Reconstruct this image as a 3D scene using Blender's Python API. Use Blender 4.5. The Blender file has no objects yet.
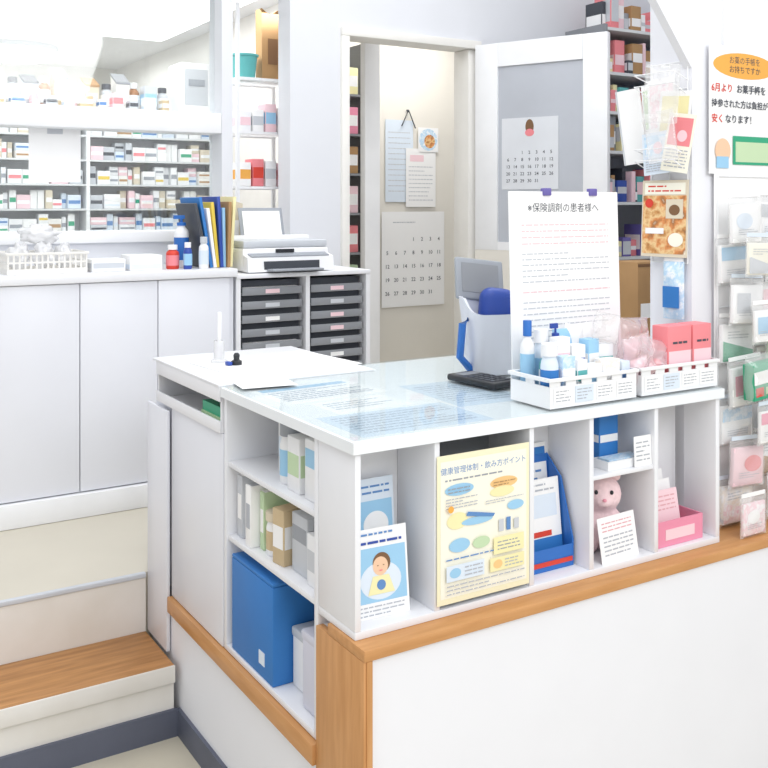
import bpy, bmesh, math, random, os
from mathutils import Vector, Matrix, noise
random.seed(7)
sc = bpy.context.scene
COL = sc.collection
R = math.radians
PI = math.pi

# ------------------------------------------------------------------ materials
def lin(h):
    h = h.lstrip('#')
    out = []
    for i in (0, 2, 4):
        c = int(h[i:i+2], 16) / 255
        out.append(c/12.92 if c <= .04045 else ((c+.055)/1.055)**2.4)
    return out
MATS = {}
def mat(name, hexc, rough=.5, metal=0, var=.03, scale=6, bump=0, emit=0, stretch=None, hex2=None, stops=None):
    if name in MATS: return MATS[name]
    m = bpy.data.materials.new(name); m.use_nodes = True
    nt = m.node_tree; b = nt.nodes['Principled BSDF']
    c = lin(hexc)
    tc = nt.nodes.new('ShaderNodeTexCoord'); mp = nt.nodes.new('ShaderNodeMapping')
    nz = nt.nodes.new('ShaderNodeTexNoise'); rp = nt.nodes.new('ShaderNodeValToRGB')
    nz.inputs['Scale'].default_value = scale; nz.inputs['Detail'].default_value = 4
    if stretch: mp.inputs['Scale'].default_value = stretch
    nt.links.new(tc.outputs['Object'], mp.inputs['Vector']); nt.links.new(mp.outputs['Vector'], nz.inputs['Vector'])
    nt.links.new(nz.outputs['Fac'], rp.inputs['Fac'])
    rp.color_ramp.elements[0].position = .3; rp.color_ramp.elements[1].position = .7
    if stops:
        rp.color_ramp.elements[0].color = (*lin(stops[0]), 1); rp.color_ramp.elements[1].color = (*lin(stops[-1]), 1)
        for i, s_ in enumerate(stops[1:-1]):
            e = rp.color_ramp.elements.new(.3+.4*(i+1)/(len(stops)-1)); e.color = (*lin(s_), 1)
    elif hex2:
        d = lin(hex2)
        rp.color_ramp.elements[0].color = (*d, 1); rp.color_ramp.elements[1].color = (*c, 1)
    else:
        rp.color_ramp.elements[0].color = (*[x*(1-var) for x in c], 1)
        rp.color_ramp.elements[1].color = (*[min(1, x*(1+var)) for x in c], 1)
    nt.links.new(rp.outputs['Color'], b.inputs['Base Color'])
    b.inputs['Roughness'].default_value = rough; b.inputs['Metallic'].default_value = metal
    if bump:
        bp = nt.nodes.new('ShaderNodeBump'); bp.inputs['Strength'].default_value = bump; bp.inputs['Distance'].default_value = .005
        nt.links.new(nz.outputs['Fac'], bp.inputs['Height']); nt.links.new(bp.outputs['Normal'], b.inputs['Normal'])
    if emit:
        b.inputs['Emission Color'].default_value = (*c, 1); b.inputs['Emission Strength'].default_value = emit
    MATS[name] = m
    return m
def glassy(name, hexc, gloss=.08, tint='#ffffff', solid=0.0, rough=.03, fres=.35):
    m = bpy.data.materials.new(name); m.use_nodes = True
    nt = m.node_tree; nt.nodes.clear()
    out = nt.nodes.new('ShaderNodeOutputMaterial')
    tr = nt.nodes.new('ShaderNodeBsdfTransparent'); tr.inputs['Color'].default_value = (*lin(tint), 1)
    gl = nt.nodes.new('ShaderNodeBsdfGlossy'); gl.inputs['Roughness'].default_value = rough
    mx = nt.nodes.new('ShaderNodeMixShader')
    lw = nt.nodes.new('ShaderNodeLayerWeight'); lw.inputs['Blend'].default_value = .25
    mm = nt.nodes.new('ShaderNodeMath'); mm.operation = 'MULTIPLY_ADD'; mm.inputs[1].default_value = fres; mm.inputs[2].default_value = gloss
    nt.links.new(lw.outputs['Fresnel'], mm.inputs[0]); nt.links.new(mm.outputs[0], mx.inputs['Fac'])
    df = nt.nodes.new('ShaderNodeBsdfDiffuse')
    nz = nt.nodes.new('ShaderNodeTexNoise'); nz.inputs['Scale'].default_value = 18
    mc = nt.nodes.new('ShaderNodeMix'); mc.data_type = 'RGBA'
    c = lin(hexc)
    mc.inputs[6].default_value = (*c, 1); mc.inputs[7].default_value = (*[min(1, x*1.15) for x in c], 1)
    nt.links.new(nz.outputs['Fac'], mc.inputs[0]); nt.links.new(mc.outputs[2], df.inputs['Color'])
    m2 = nt.nodes.new('ShaderNodeMixShader'); m2.inputs['Fac'].default_value = solid
    nt.links.new(tr.outputs[0], m2.inputs[1]); nt.links.new(df.outputs[0], m2.inputs[2])
    nt.links.new(m2.outputs[0], mx.inputs[1]); nt.links.new(gl.outputs[0], mx.inputs[2])
    nt.links.new(mx.outputs[0], out.inputs['Surface'])
    MATS[name] = m
    return m
mat('white', '#F1F2F4', .45); mat('wall', '#ECEDF2', .6, var=.01); mat('cream', '#E8E4DB', .7, var=.015)
mat('panel', '#ECEDF1', .35, var=.01); mat('lilac', '#E6E8EF', .3, var=.01); mat('warmwhite', '#ECEAE5', .6); mat('beige', '#CFC9BA', .6, var=.03, scale=3)
mat('floor', '#CFC8B6', .45, var=.05, scale=4); mat('farwall', '#E0DED8', .7)
mat('scuffed', '#EBE9E5', .6, scale=4, hex2='#DEDAD2')
mat('wood', '#D09A64', .4, scale=5, stretch=(1.5, 14, 14), hex2='#C18A53', bump=.04)
mat('woodv', '#D09A64', .4, scale=5, stretch=(14, 1.5, 14), hex2='#C18A53', bump=.04)
mat('woodz', '#D09A64', .4, scale=5, stretch=(14, 14, 1.5), hex2='#C18A53', bump=.04)
mat('woodstep', '#C48F58', .45, scale=5, stretch=(1.2, 12, 10), hex2='#A06F3E', bump=.05)
mat('base', '#5B6070', .5, var=.1); mat('paper', '#F7F7F7', .6, var=.01); mat('paperw', '#F7F4E4', .6, var=.02)
mat('paperb', '#DDE8F4', .6, var=.03); mat('ink', '#4A4E58', .7); mat('inklight', '#B4B8C0', .7); mat('red', '#D8402F', .5)
mat('inkred', '#E2ABB2', .7); mat('inkblue', '#5F8CC4', .7); mat('orange', '#F0AE4E', .5); mat('yellow', '#E6C94F', .5)
mat('faintink', '#C6CAD0', .7); mat('faintred', '#EBC9CE', .7); mat('paleorange', '#F2C98A', .6); mat('postercream', '#F3EDCB', .6)
mat('paleyellow', '#F2EAB4', .6); mat('blue', '#2E6FC0', .45); mat('boxblue', '#2F79C2', .55, var=.05); mat('darkblue', '#2C4CA4', .4)
mat('skyblue', '#9CCBEA', .5); mat('green', '#2FA57C', .45); mat('palegreen', '#C4DCB4', .5); mat('teal', '#5FB3B3', .5)
mat('pink', '#F0A0B2', .5); mat('hotpink', '#EC93AE', .5); mat('palepink', '#F4D3DA', .6); mat('coral', '#ED8A90', .5)
mat('black', '#25282D', .4); mat('dark', '#42464E', .5); mat('grey', '#9BA0A8', .5); mat('lightgrey', '#C9CDD3', .5)
mat('brown', '#B08A5E', .7, var=.08); mat('darkbrown', '#7C5A3C', .6); mat('metal', '#C4C8CE', .3, metal=.8)
mat('counter', '#EFF3F6', .3, var=.01); mat('skin', '#F0C9A8', .6); mat('lamp', '#FFFFFF', .4, emit=1.8); mat('lampround', '#FFFFFF', .4, emit=4.0)
mat('purple', '#6C63A8', .6); mat('plush', '#F5D8DC', .9, var=.06, scale=90, bump=.4); mat('shelfgrey', '#8E9196', .5); mat('rackgrey', '#DBDEE0', .5)
mat('panegrey', '#BCC0C8', .08); mat('calgrey', '#DDE0E5', .6); mat('wallgrey', '#E0E2E7', .7, var=.01); mat('amber', '#A9713A', .3)
mat('undersheet', '#CFDFEE', .6); mat('underwhite', '#FAFBFC', .6); mat('underink', '#7F96B2', .6); mat('holder', '#DDE0E8', .4); mat('kraft', '#DDD2BC', .7); mat('tan', '#CDB792', .7)
mat('lavender', '#D3D4E2', .5)
mat('photo', '#B9783F', .5, scale=24, stops=['#7A5638', '#C98D4F', '#EBCB95', '#D98B4E', '#A06F44', '#F3E9D6'])
mat('photoblue', '#9CC8E8', .5, scale=30, stops=['#8DB8DF', '#DCEAF6', '#B4D6EF', '#F2F6FA', '#A3C8E6'])
mat('photopink', '#F0B8C6', .5, scale=40, stops=['#F3BBC8', '#F8EDEF', '#F5CDD6', '#F7F7F7', '#E6BFD2'])
mat('photomix', '#DDDDDD', .5, scale=45, stops=['#DADDE4', '#F7F7F7', '#F3EADC', '#F7F7F7', '#CBD6E4'])
glassy('glass', '#ffffff', .07, '#FAFCFC')
glassy('matglass', '#F4F7F8', .05, '#FCFEFE', .05, .03, fres=.22); glassy('clear', '#F4F5FA', .10, '#FFFFFF', .58, .15)
glassy('film', '#FFFFFF', .05, '#FFFFFF', .22, .12, fres=.15)
glassy('filmpink', '#FBE6EA', .06, '#FFF8F9', .30, .12, fres=.2)
def g(k): return MATS[k]

# ------------------------------------------------------------------ mesh builder
class MB:
    def __init__(s): s.bm = bmesh.new()
    def _mi(s, faces, mi):
        for f in faces: f.material_index = mi
    def box(s, x0, x1, y0, y1, z0, z1, bev=0, mi=0, M=None, seg=2):
        mt = Matrix.Translation(((x0+x1)/2, (y0+y1)/2, (z0+z1)/2)) @ Matrix.Diagonal((abs(x1-x0), abs(y1-y0), abs(z1-z0), 1))
        if M: mt = M @ mt
        vs = bmesh.ops.create_cube(s.bm, size=1, matrix=mt)['verts']
        s._mi({f for v in vs for f in v.link_faces}, mi)
        if bev:
            bmesh.ops.bevel(s.bm, geom=list({e for v in vs for e in v.link_edges}), offset=bev, segments=seg, affect='EDGES', profile=.5)
        return s
    def prism(s, poly, axis, a0, a1, mi=0):
        def P(p, a): return {'x': (a, p[0], p[1]), 'y': (p[0], a, p[1]), 'z': (p[0], p[1], a)}[axis]
        A = [s.bm.verts.new(P(p, a0)) for p in poly]; B = [s.bm.verts.new(P(p, a1)) for p in poly]
        fs = [s.bm.faces.new(A[::-1]), s.bm.faces.new(B)]
        n = len(poly)
        for i in range(n): fs.append(s.bm.faces.new((A[i], A[(i+1) % n], B[(i+1) % n], B[i])))
        s._mi(fs, mi); return s
    def lathe(s, prof, cx=0, cy=0, z0=0, seg=20, mi=0, sx=1, sy=1):
        rings = []
        for r, z in prof:
            r = max(r, .0002)
            rings.append([s.bm.verts.new((cx+sx*r*math.cos(2*PI*i/seg), cy+sy*r*math.sin(2*PI*i/seg), z0+z)) for i in range(seg)])
        fs = []
        for a, b in zip(rings, rings[1:]):
            for i in range(seg): fs.append(s.bm.faces.new((a[i], a[(i+1) % seg], b[(i+1) % seg], b[i])))
        fs.append(s.bm.faces.new(rings[0][::-1])); fs.append(s.bm.faces.new(rings[-1]))
        s._mi(fs, mi); return s
    def tube(s, pts, r, seg=8, mi=0):
        pts = [Vector(p) for p in pts]; rings = []
        for i, p in enumerate(pts):
            t = (pts[min(i+1, len(pts)-1)] - pts[max(i-1, 0)]).normalized()
            up = Vector((0, 0, 1)) if abs(t.z) < .9 else Vector((1, 0, 0))
            a = t.cross(up).normalized(); b = t.cross(a)
            rings.append([s.bm.verts.new(p + (a*math.cos(2*PI*k/seg) + b*math.sin(2*PI*k/seg))*r) for k in range(seg)])
        fs = []
        for a, b in zip(rings, rings[1:]):
            for i in range(seg): fs.append(s.bm.faces.new((a[i], a[(i+1) % seg], b[(i+1) % seg], b[i])))
        fs.append(s.bm.faces.new(rings[0][::-1])); fs.append(s.bm.faces.new(rings[-1]))
        s._mi(fs, mi); return s
    def poly(s, pts, mi=0):
        f = s.bm.faces.new([s.bm.verts.new(p) for p in pts]); f.material_index = mi; return s
    def blob(s, c, rad, amp=0, freq=8, sub=3, mi=0, flat=None, seed=0):
        vs = bmesh.ops.create_icosphere(s.bm, subdivisions=sub, radius=1)['verts']
        for v in vs:
            n = v.co.copy(); o = Vector((seed, 0, 0))
            k = 1 + ((noise.noise(n*freq + o) + .45*noise.noise(n*freq*2.3 + o) + .22*abs(noise.noise(n*freq*5 + o))) * amp if amp else 0)
            v.co = Vector((c[0]+n.x*rad[0]*k, c[1]+n.y*rad[1]*k, c[2]+n.z*rad[2]*k))
            if flat is not None and v.co.z < flat: v.co.z = flat
        s._mi({f for v in vs for f in v.link_faces}, mi); return s
    def pouch(s, w, h, t, n=10, amp=.25, seed=0, mi=0, fq=40):
        rows = {}
        for side in (-1, 1):
            for i in range(n+1):
                for j in range(n+1):
                    x = -w/2 + w*i/n; z = h*j/n
                    edge = i in (0, n) or j in (0, n)
                    if edge and side == 1: rows[(1, i, j)] = rows[(-1, i, j)]; continue
                    b = (1-(2*i/n-1)**4)*(1-(2*j/n-1)**4)*t/2
                    b *= 1 + amp*noise.noise(Vector((x*fq, z*fq, seed*7+side)))*2
                    rows[(side, i, j)] = s.bm.verts.new((x, side*b, z))
        for side in (-1, 1):
            for i in range(n):
                for j in range(n):
                    q = [rows[(side, i, j)], rows[(side, i+1, j)], rows[(side, i+1, j+1)], rows[(side, i, j+1)]]
                    f = s.bm.faces.new(q if side == -1 else q[::-1]); f.material_index = mi
        return s
    def text(s, body, x, z, size, y=0, align='CENTER', bold=.0):
        cu = bpy.data.curves.new('t', 'FONT'); cu.body = body; cu.size = size; cu.align_x = align; cu.resolution_u = 2; cu.offset = bold*size
        o = bpy.data.objects.new('t', cu); COL.objects.link(o)
        dg = bpy.context.evaluated_depsgraph_get(); dg.update()
        me = bpy.data.meshes.new_from_object(o.evaluated_get(dg))
        n0 = len(s.bm.verts); s.bm.from_mesh(me); s.bm.verts.ensure_lookup_table()
        for v in s.bm.verts[n0:]:
            c = v.co; v.co = Vector((c.x+x, y-c.z, c.y+z))
        bpy.data.objects.remove(o); bpy.data.curves.remove(cu); bpy.data.meshes.remove(me)
        return s
    def obj(s, name, mats, parent=None, loc=(0, 0, 0), rot=(0, 0, 0), norm=True, sharp=35):
        if norm: bmesh.ops.recalc_face_normals(s.bm, faces=s.bm.faces[:])
        me = bpy.data.meshes.new(name); s.bm.to_mesh(me); s.bm.free()
        for k in (mats if isinstance(mats, (list, tuple)) else [mats]): me.materials.append(g(k))
        me.polygons.foreach_set('use_smooth', [True]*len(me.polygons)); me.set_sharp_from_angle(angle=R(sharp))
        o = bpy.data.objects.new(name, me); COL.objects.link(o)
        o.location = loc; o.rotation_euler = rot
        if parent: o.parent = parent
        return o
def tag(o, label, cat, group=None):
    o['label'] = label; o['category'] = cat
    if group: o['group'] = group
    return o
def T(name, label, cat, loc=(0, 0, 0), rz=0, group=None, rot=None):
    o = bpy.data.objects.new(name, None); COL.objects.link(o); o.empty_display_size = .05
    o.location = loc; o.rotation_euler = rot or (0, 0, rz)
    return tag(o, label, cat, group)
def S(name, mb, mats, parent=None):
    o = mb.obj(name, mats, parent)
    if not parent: o['kind'] = 'structure'
    return o
def ray(px, py):
    a = (px-384)/971
    return Vector((a*.8515+.5245, -a*.5245+.8515, (205-py)/971))
CAM = Vector((-0.921, -1.600, 1.45))
def on_v(px, py, v): d = ray(px, py); return CAM + d*((v-CAM.y)/d.y)
def on_u(px, py, u): d = ray(px, py); return CAM + d*((u-CAM.x)/d.x)
def on_z(px, py, z): d = ray(px, py); return CAM + d*((z-CAM.z)/d.z)

def marks(mb, shapes, y, rnd):
    for q in shapes:
        k = q[0]
        if k == 'r': _, a, b, c, d = q; mb.poly([(a, y, c), (b, y, c), (b, y, d), (a, y, d)])
        elif k == 'e':
            _, cx, cz, rx, rz = q; mb.poly([(cx+rx*math.cos(2*PI*i/28), y, cz+rz*math.sin(2*PI*i/28)) for i in range(28)])
        elif k == 'p': mb.poly([(p[0], y, p[1]) for p in q[1]])
        elif k == 't': mb.text(q[1], q[2], q[3], q[4], y=y, align=q[5] if len(q) > 5 else 'CENTER', bold=q[6] if len(q) > 6 else .012)
        elif k == 'l':
            _, a, b, c, d, n = q[:6]; p = (d-c)/n; mx = q[6] if len(q) > 6 else .0026
            for i in range(n):
                zz = d-p*(i+.5); x = a
                end = b if rnd.random() < .7 else a+(b-a)*rnd.uniform(.5, .95)
                while x < end:
                    w = min(rnd.uniform(.5, 2.2)*min(p, .010)*1.1, end-x); hh = min(p*.16, mx)
                    mb.poly([(x, y, zz-hh), (x+w, y, zz-hh), (x+w, y, zz+hh), (x, y, zz+hh)]); x += w+min(p, .010)*.35
def paper(name, label, cat, w, h, loc, rz=0, tilt=0, items=(), base='paper', group=None, th=.001, part='sheet', roll=0):
    rnd = random.Random(len(label))
    t = T(name, label, cat, loc, group=group, rot=(tilt, roll, rz))
    MB().box(-w/2, w/2, 0, th, 0, h).obj(part, base, t)
    for i, (pn, mk, sh) in enumerate(items):
        mb = MB(); marks(mb, sh, -.0004-.00025*i, rnd); mb.obj(pn, mk, t, norm=False)
    return t
def carton(name, label, cat, loc, w, d, h, body, band, rz=0, group=None, b0=.3, b1=.7, spec=None):
    o = tag(MB().box(-w/2, w/2, -d/2, d/2, 0, h, bev=min(w, d, h)*.04).obj(name, body, None, loc, (0, 0, rz)), label, cat, group)
    mb = MB().box(-w*.46, w*.46, -d/2-.0006, -d/2+.001, h*b0, h*b1)
    mb.box(-w/2-.0006, -w/2+.001, -d*.44, d*.44, h*b0, h*b1)
    mb.obj('printed_label', band, o)
    if spec:
        mb = MB(); marks(mb, spec, -d/2-.0012, random.Random(3)); mb.obj('print', 'ink', o, norm=False)
    return o
def bottle(name, label, cat, loc, r, h, body, cap, band, neck=.45, capr=None, group=None, pump=False):
    t = T(name, label, cat, loc, group=group)
    hb = h*.8; cr = capr or r*neck*1.25
    MB().lathe([(r*.9, 0), (r, .004), (r, hb*.8), (r*.92, hb*.88), (r*neck, hb*.97), (r*neck, hb+.004)]).obj('body', body, t)
    MB().lathe([(r+.0006, hb*.18), (r+.0006, hb*.72)]).obj('label', band, t)
    if pump:
        MB().lathe([(cr, hb), (cr, hb+h*.06), (cr*.3, hb+h*.07), (cr*.3, h*.95)]).box(-r*1.1, r*.4, -r*.22, r*.22, h*.93, h).obj('pump_head', cap, t)
    else:
        MB().lathe([(cr, hb), (cr, h*.99), (cr*.92, h)]).obj('cap', cap, t)
    return t

# ================================================================== SETTING
S('floor', MB().box(-4, 4.2, -4, 6.2, -.06, 0), 'floor')
S('floor.001', MB().prism([(-4, 1.215), (-.0, 1.215), (.0, 1.2), (.34, 1.2), (.34, .165), (4.2, .165), (4.2, 6.2), (-4, 6.2)], 'z', .001, .365), 'beige')
S('wall_front', MB().box(.012, 4.2, -.036, .15, 0, .598), 'wall')
S('trim_1', MB().box(-.006, 4.2, -.045, .10, .598, .62, bev=.002), 'wood')
S('trim_2', MB().box(-.006, .012, -.042, .15, 0, .598, bev=.002).box(.0, .012, -.045, -.042, 0, .598), 'woodz')
S('trim_3', MB().box(-.014, 0.02, .1505, 1.03, .312, .355, bev=.003), 'woodv')
S('wall_left', MB().box(0, .32, .1505, 1.2, 0, .312), 'wall')
S('baseboard_left', MB().box(-.01, 0, .1505, .962, 0, .072), 'base')
S('baseboard_step', MB().box(-4, -.01, .952, .962, 0, .075), 'base')
S('wall_right', MB().prism([(1.05, .62), (4.2, .62), (4.2, 2.9), (1.05, 2.9)], 'y', .1, .24).prism([(1.0495, 2.9), (.79, 2.9), (.79, 2.10), (.90, 1.985), (1.0495, 1.80)], 'y', .1, .125), 'wall')
S('trim_4', MB().box(1.16, 4.2, .09, .1, .62, 2.9), 'wall')
S('wall_back', MB().box(-4, .65, 2.28, 2.4, .365, 1.33).box(.65, .70, 2.26, 2.4, .365, 2.9).box(.70, .98, 2.28, 2.4, .365, 1.21)
  .box(.98, 1.26, 2.28, 2.4, .365, 2.9).box(-4, .65, 2.28, 2.4, 2.45, 2.9).box(.70, .98, 2.28, 2.4, 2.45, 2.9).box(1.26, 2.01, 2.28, 2.4, 2.245, 2.9)
  .box(2.01, 4.2, 2.28, 2.4, .365, 2.9), 'wallgrey')
S('wall_far', MB().box(-1.6, 1.27, 5.9, 6.0, .365, 2.6), 'farwall')
S('wall_partition', MB().box(1.265, 1.29, 2.4, 5.9, .365, 2.6), 'warmwhite')
S('wall_side', MB().box(4.1, 4.2, .24, 2.28, .365, 2.9), 'wall')
S('wall_storeroom', MB().box(1.29, 4.1, 3.4, 3.5, .365, 2.6), 'cream')
S('ceiling', MB().box(-1.6, 1.265, 2.4, 5.9, 2.5, 2.56), 'white')
S('ceiling.001', MB().box(1.29, 4.1, 2.4, 3.4, 2.6, 2.66), 'cream')
S('trim_5', MB().box(1.643, 1.734, 2.75, 2.80, .365, 2.6, bev=.003), 'white')
w = S('window_1', MB().box(-4, .65, 2.25, 2.42, 1.30, 1.345, bev=.004).box(-4, .65, 2.26, 2.40, 1.752, 1.838, bev=.004), 'white')
MB().box(-3.9, .65, 2.365, 2.369, 1.345, 1.752).obj('pane', 'glass', w)
MB().box(-3.9, .65, 2.340, 2.344, 1.838, 2.45).obj('pane', 'glass', w)
d = bpy.data.objects.new('door_1', None); COL.objects.link(d); d['kind'] = 'structure'; d.location = (0, 0, 0)
MB().box(1.235, 1.275, 2.262, 2.41, .366, 2.224, bev=.003).box(1.965, 2.03, 2.285, 2.41, .366, 2.224, bev=.003).box(1.235, 2.03, 2.262, 2.41, 2.225, 2.265, bev=.003).obj('door_frame', 'warmwhite', d)
leaf = MB().box(0, .125, 0, .035, .86, 1.87, bev=.003).box(.57, .69, 0, .035, .86, 1.87, bev=.003).box(.125, .57, 0, .035, 1.755, 1.87).box(.125, .57, 0, .035, .86, .90).obj('door_leaf', 'white', d, (1.985, 2.258, .370), (0, 0, R(-66.8)))
MB().box(.125, .57, .010, .02, .90, 1.755).obj('painted_pane', 'panegrey', leaf)  # opaque grey stands in for door glass, its mirror-like view painted flat
MB().box(0, .69, .002, .033, .002, .86).obj('lower_panel', 'cream', leaf)
MB().lathe([(.024, 0), (.024, .006), (.01, .008), (.01, .03)], 0, 0, 0).obj('handle', 'metal', leaf, (.63, -.0, .82), (R(90), 0, 0))

# ================================================================== STEP
t = T('wooden_step', 'low step with worn orange brown wooden tread between floor and raised dispensary floor', 'step', (0, 1.08, 0))
MB().box(-4, -.018, -.118, .12, 0.0005, .168).obj('riser', 'scuffed', t)
MB().box(-4, -.018, -.125, .124, .169, .196, bev=.003).obj('tread', 'woodstep', t)
MB().box(-4, -.018, -.132, -.126, .150, .197, bev=.002).obj('nosing', 'scuffed', t)
MB().box(-4, -.018, .1245, .134, .170, .352).obj('back_riser', 'scuffed', t)
MB().box(-4, -.018, .120, .138, .3535, .367, bev=.002).obj('edge_strip', 'lightgrey', t)

# ================================================================== COUNTER
t = T('display_shelf_unit', 'white built-in display shelf with five open cubbies facing the customers above the wood cap', 'display shelf', (.5, .07, .62))
def L(mb, name, m, par, off):
    for v in mb.bm.verts: v.co -= Vector(off)
    return mb.obj(name, m, par)
off = (.5, .07, .62)
L(MB().box(0, 1.034, .0, .15, .6205, .636, bev=.0015), 'bottom_board', 'panel', t, off)
L(MB().box(0, .013, .0, .15, .636, .975, bev=.0015), 'side_panel', 'panel', t, off)
L(MB().box(1.020, 1.034, .0, .1, .636, .975, bev=.0015), 'side_panel', 'panel', t, off)
for u in (.184, .430, .603, .808): L(MB().box(u, u+.013, .001, .14, .636, .975, bev=.0015), 'divider', 'panel', t, off)
L(MB().box(.013, .184, .14, .15, .636, .975), 'back_panel', 'panel', t, off)
L(MB().box(.43, 1.034, .14, .15, .636, .975), 'back_panel', 'panel', t, off)
L(MB().box(.197, .43, .143, .15, .636, .975), 'back_panel', 'grey', t, off)  # grey sheet stands in for the shadow in this cubby's open back
L(MB().box(.616, .808, .006, .14, .832, .842, bev=.001), 'shelf', 'panel', t, off)

t = T('open_shelf_unit', 'white open bookcase set in the side of the counter, two inner shelves', 'bookcase', (.16, .4, .357))
off = (.16, .4, .357)
L(MB().box(0, .32, .1515, .168, .3575, .975, bev=.0015), 'side_panel', 'panel', t, off)
L(MB().box(0, .32, .632, .648, .3575, .975, bev=.0015), 'side_panel', 'panel', t, off)
L(MB().box(0, .32, .168, .632, .3575, .372, bev=.001), 'bottom_board', 'panel', t, off)
L(MB().box(.004, .31, .168, .632, .628, .641, bev=.001), 'shelf', 'panel', t, off)
L(MB().box(.004, .31, .168, .632, .808, .821, bev=.001), 'shelf', 'panel', t, off)
L(MB().box(.31, .32, .168, .632, .372, .975), 'back_panel', 'panel', t, off)

t = T('side_cabinet', 'plain white cabinet closing the counter end beside the wooden step', 'cabinet', (.25, .9, .357))
off = (.25, .9, .357)
L(MB().box(.012, .43, .652, 1.2, .367, .884), 'body', 'lilac', t, off)
L(MB().box(-.002, .0118, .652, 1.026, .3575, .884, bev=.002), 'door', 'lilac', t, off)
tag(MB().box(-.012, -.001, -.085, .085, 0, .675, bev=.003).obj('swing_panel', 'lilac', None, (-.002, 1.118, .198), (0, 0, 0)), 'narrow white upright panel at the far left end of the counter above the step', 'panel')

t = T('pull_out_tray', 'white shallow tray slot under the left end of the counter', 'tray', (.25, .9, .885))
off = (.25, .9, .885)
L(MB().box(-.004, .43, .655, 1.135, .8855, .895).box(-.004, .43, .655, .662, .895, .9995).box(-.004, .43, 1.128, 1.135, .895, .9995).box(.3, .43, .662, 1.128, .895, .9995), 'body', 'panel', t, off)
L(MB().box(-.010, -.004, .655, 1.135, .8855, .915, bev=.002), 'tray_front', 'panel', t, off)
L(MB().box(-.010, -.0045, .655, 1.135, .963, .9998, bev=.002), 'fascia', 'panel', t, off)
tag(MB().box(0, .18, -.07, .07, 0, .02).box(.003, .178, -.068, .068, .0201, .045, mi=1).obj('paper_stack', ['palegreen', 'green'], None, (.005, .745, .896)), 'stack of green papers in the slot under the counter top', 'papers')

tag(MB().prism([(-.008, -.008), (1.042, -.008), (1.042, .25), (1.6, .25), (1.6, .76), (.44, .76), (.44, .652), (-.008, .652)], 'z', .9765, .9995).obj('counter_top', 'counter', None), 'long pale counter top running above the display cubbies', 'countertop')
tag(MB().prism([(-.004, -.004), (1.038, -.004), (1.038, .25), (1.55, .25), (1.55, .755), (.445, .755), (.445, .648), (-.004, .648)], 'z', 1.0020, 1.0045).obj('glass_mat', 'matglass', None), 'clear glass sheet lying on the counter top', 'glass sheet')
tag(MB().box(-.012, .435, .654, 1.16, 1.0, 1.006, bev=.001).obj('end_top', 'panel', None), 'thin white top board at the far left end of the counter', 'countertop')
def flat(name, label, cat, w, h, loc, rz, items, base='paper', group=None):
    return paper(name, label, cat, w, h, loc, rz, R(-90), items, base, group, th=.0003)
flat('printed_sheet', 'pale blue printed sheet lying under the glass at the front left corner of the counter', 'paper', .32, .20, (.19, .02, .9999), 0, [('paragraph', 'underink', [('l', -.14, .14, .02, .18, 8)])], 'undersheet')
flat('printed_sheet', 'blue headed white sheet lying under the glass near the bookcase side', 'paper', .28, .2, (.18, .38, .9999), R(4), [('heading', 'skyblue', [('r', -.12, .12, .155, .185)]), ('paragraph', 'underink', [('l', -.12, .12, .03, .14, 6)])], 'underwhite')
flat('printed_sheet', 'pale blue printed sheet lying under the glass in front of the black calculator', 'paper', .2, .28, (.46, .15, .9999), R(-3), [('paragraph', 'underink', [('l', -.08, .08, .03, .25, 10)])], 'undersheet')
flat('printed_sheet', 'small white sheet lying under the glass in the middle of the counter', 'paper', .2, .13, (.19, .235, .9999), R(2), [('paragraph', 'underink', [('l', -.08, .08, .03, .11, 4)])], 'underwhite')

# ================================================================== LEFT CABINETS
t = T('base_cabinet', 'long row of plain white cupboard doors under the dispensary window', 'cabinet', (0, 2.05, .365))
off = (0, 2.05, .365)
L(MB().box(-1.2, .53, 1.85, 2.279, .366, 1.178), 'body', 'lilac', t, off)
L(MB().box(-1.2, .53, 1.812, 1.8495, .366, .448, bev=.003), 'plinth', 'white', t, off)
for i in range(4):
    a = .508-.279*(i+1)
    L(MB().box(a+.0015, a+.2775, 1.83, 1.8495, .452, 1.176, bev=.002), 'door', 'lilac', t, off)
tag(MB().box(-1.2, .535, 1.815, 2.279, 1.1785, 1.21, bev=.004).obj('worktop', 'panel', None), 'white worktop running under the dispensary window', 'worktop')
t = T('printer_rack', 'white open stand holding the drawer units below the printer', 'stand', (.82, 2.05, .365))
off = (.82, 2.05, .365)
L(MB().box(.538, 1.13, 1.835, 2.27, 1.168, 1.185, bev=.002), 'top', 'panel', t, off)
for u in (.538, .834, 1.112): L(MB().box(u, u+.018, 1.84, 2.27, .366, 1.168), 'side_panel', 'panel', t, off)
L(MB().box(.556, 1.112, 1.84, 2.27, .366, .72), 'base', 'panel', t, off)
def drawers(u0, u1, label):
    t = T('drawer_unit', label, 'drawer unit', ((u0+u1)/2, 2.03, .7205))
    w = u1-u0
    MB().box(-w/2, w/2, -.14, .15, 0, .435).obj('case', 'dark', t)
    for i in range(8):
        z = .006+i*.0535
        dr = MB().box(-w/2+.006, w/2-.006, -.171, -.1405, z, z+.008, bev=.001).box(-w/2+.006, w/2-.006, -.178, -.1715, z, z+.03, bev=.001).obj('drawer', 'shelfgrey', t)
        MB().box(-w/2+.02, w/2-.02, -.171, -.145, z+.009, z+.009+random.uniform(.008, .022)).obj('papers', random.choice(['paper', 'paperb', 'paper']), dr)
        MB().box(-.03, .03, -.1795, -.1785, z+.006, z+.022).obj('label_holder', random.choice(['lightgrey', 'paper', 'palepink']), dr)
drawers(.562, .828, 'dark grey letter tray drawers, unit beside the white cupboards below the printer')
drawers(.858, 1.106, 'dark grey letter tray drawers, unit nearest the doorway below the printer')
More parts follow.
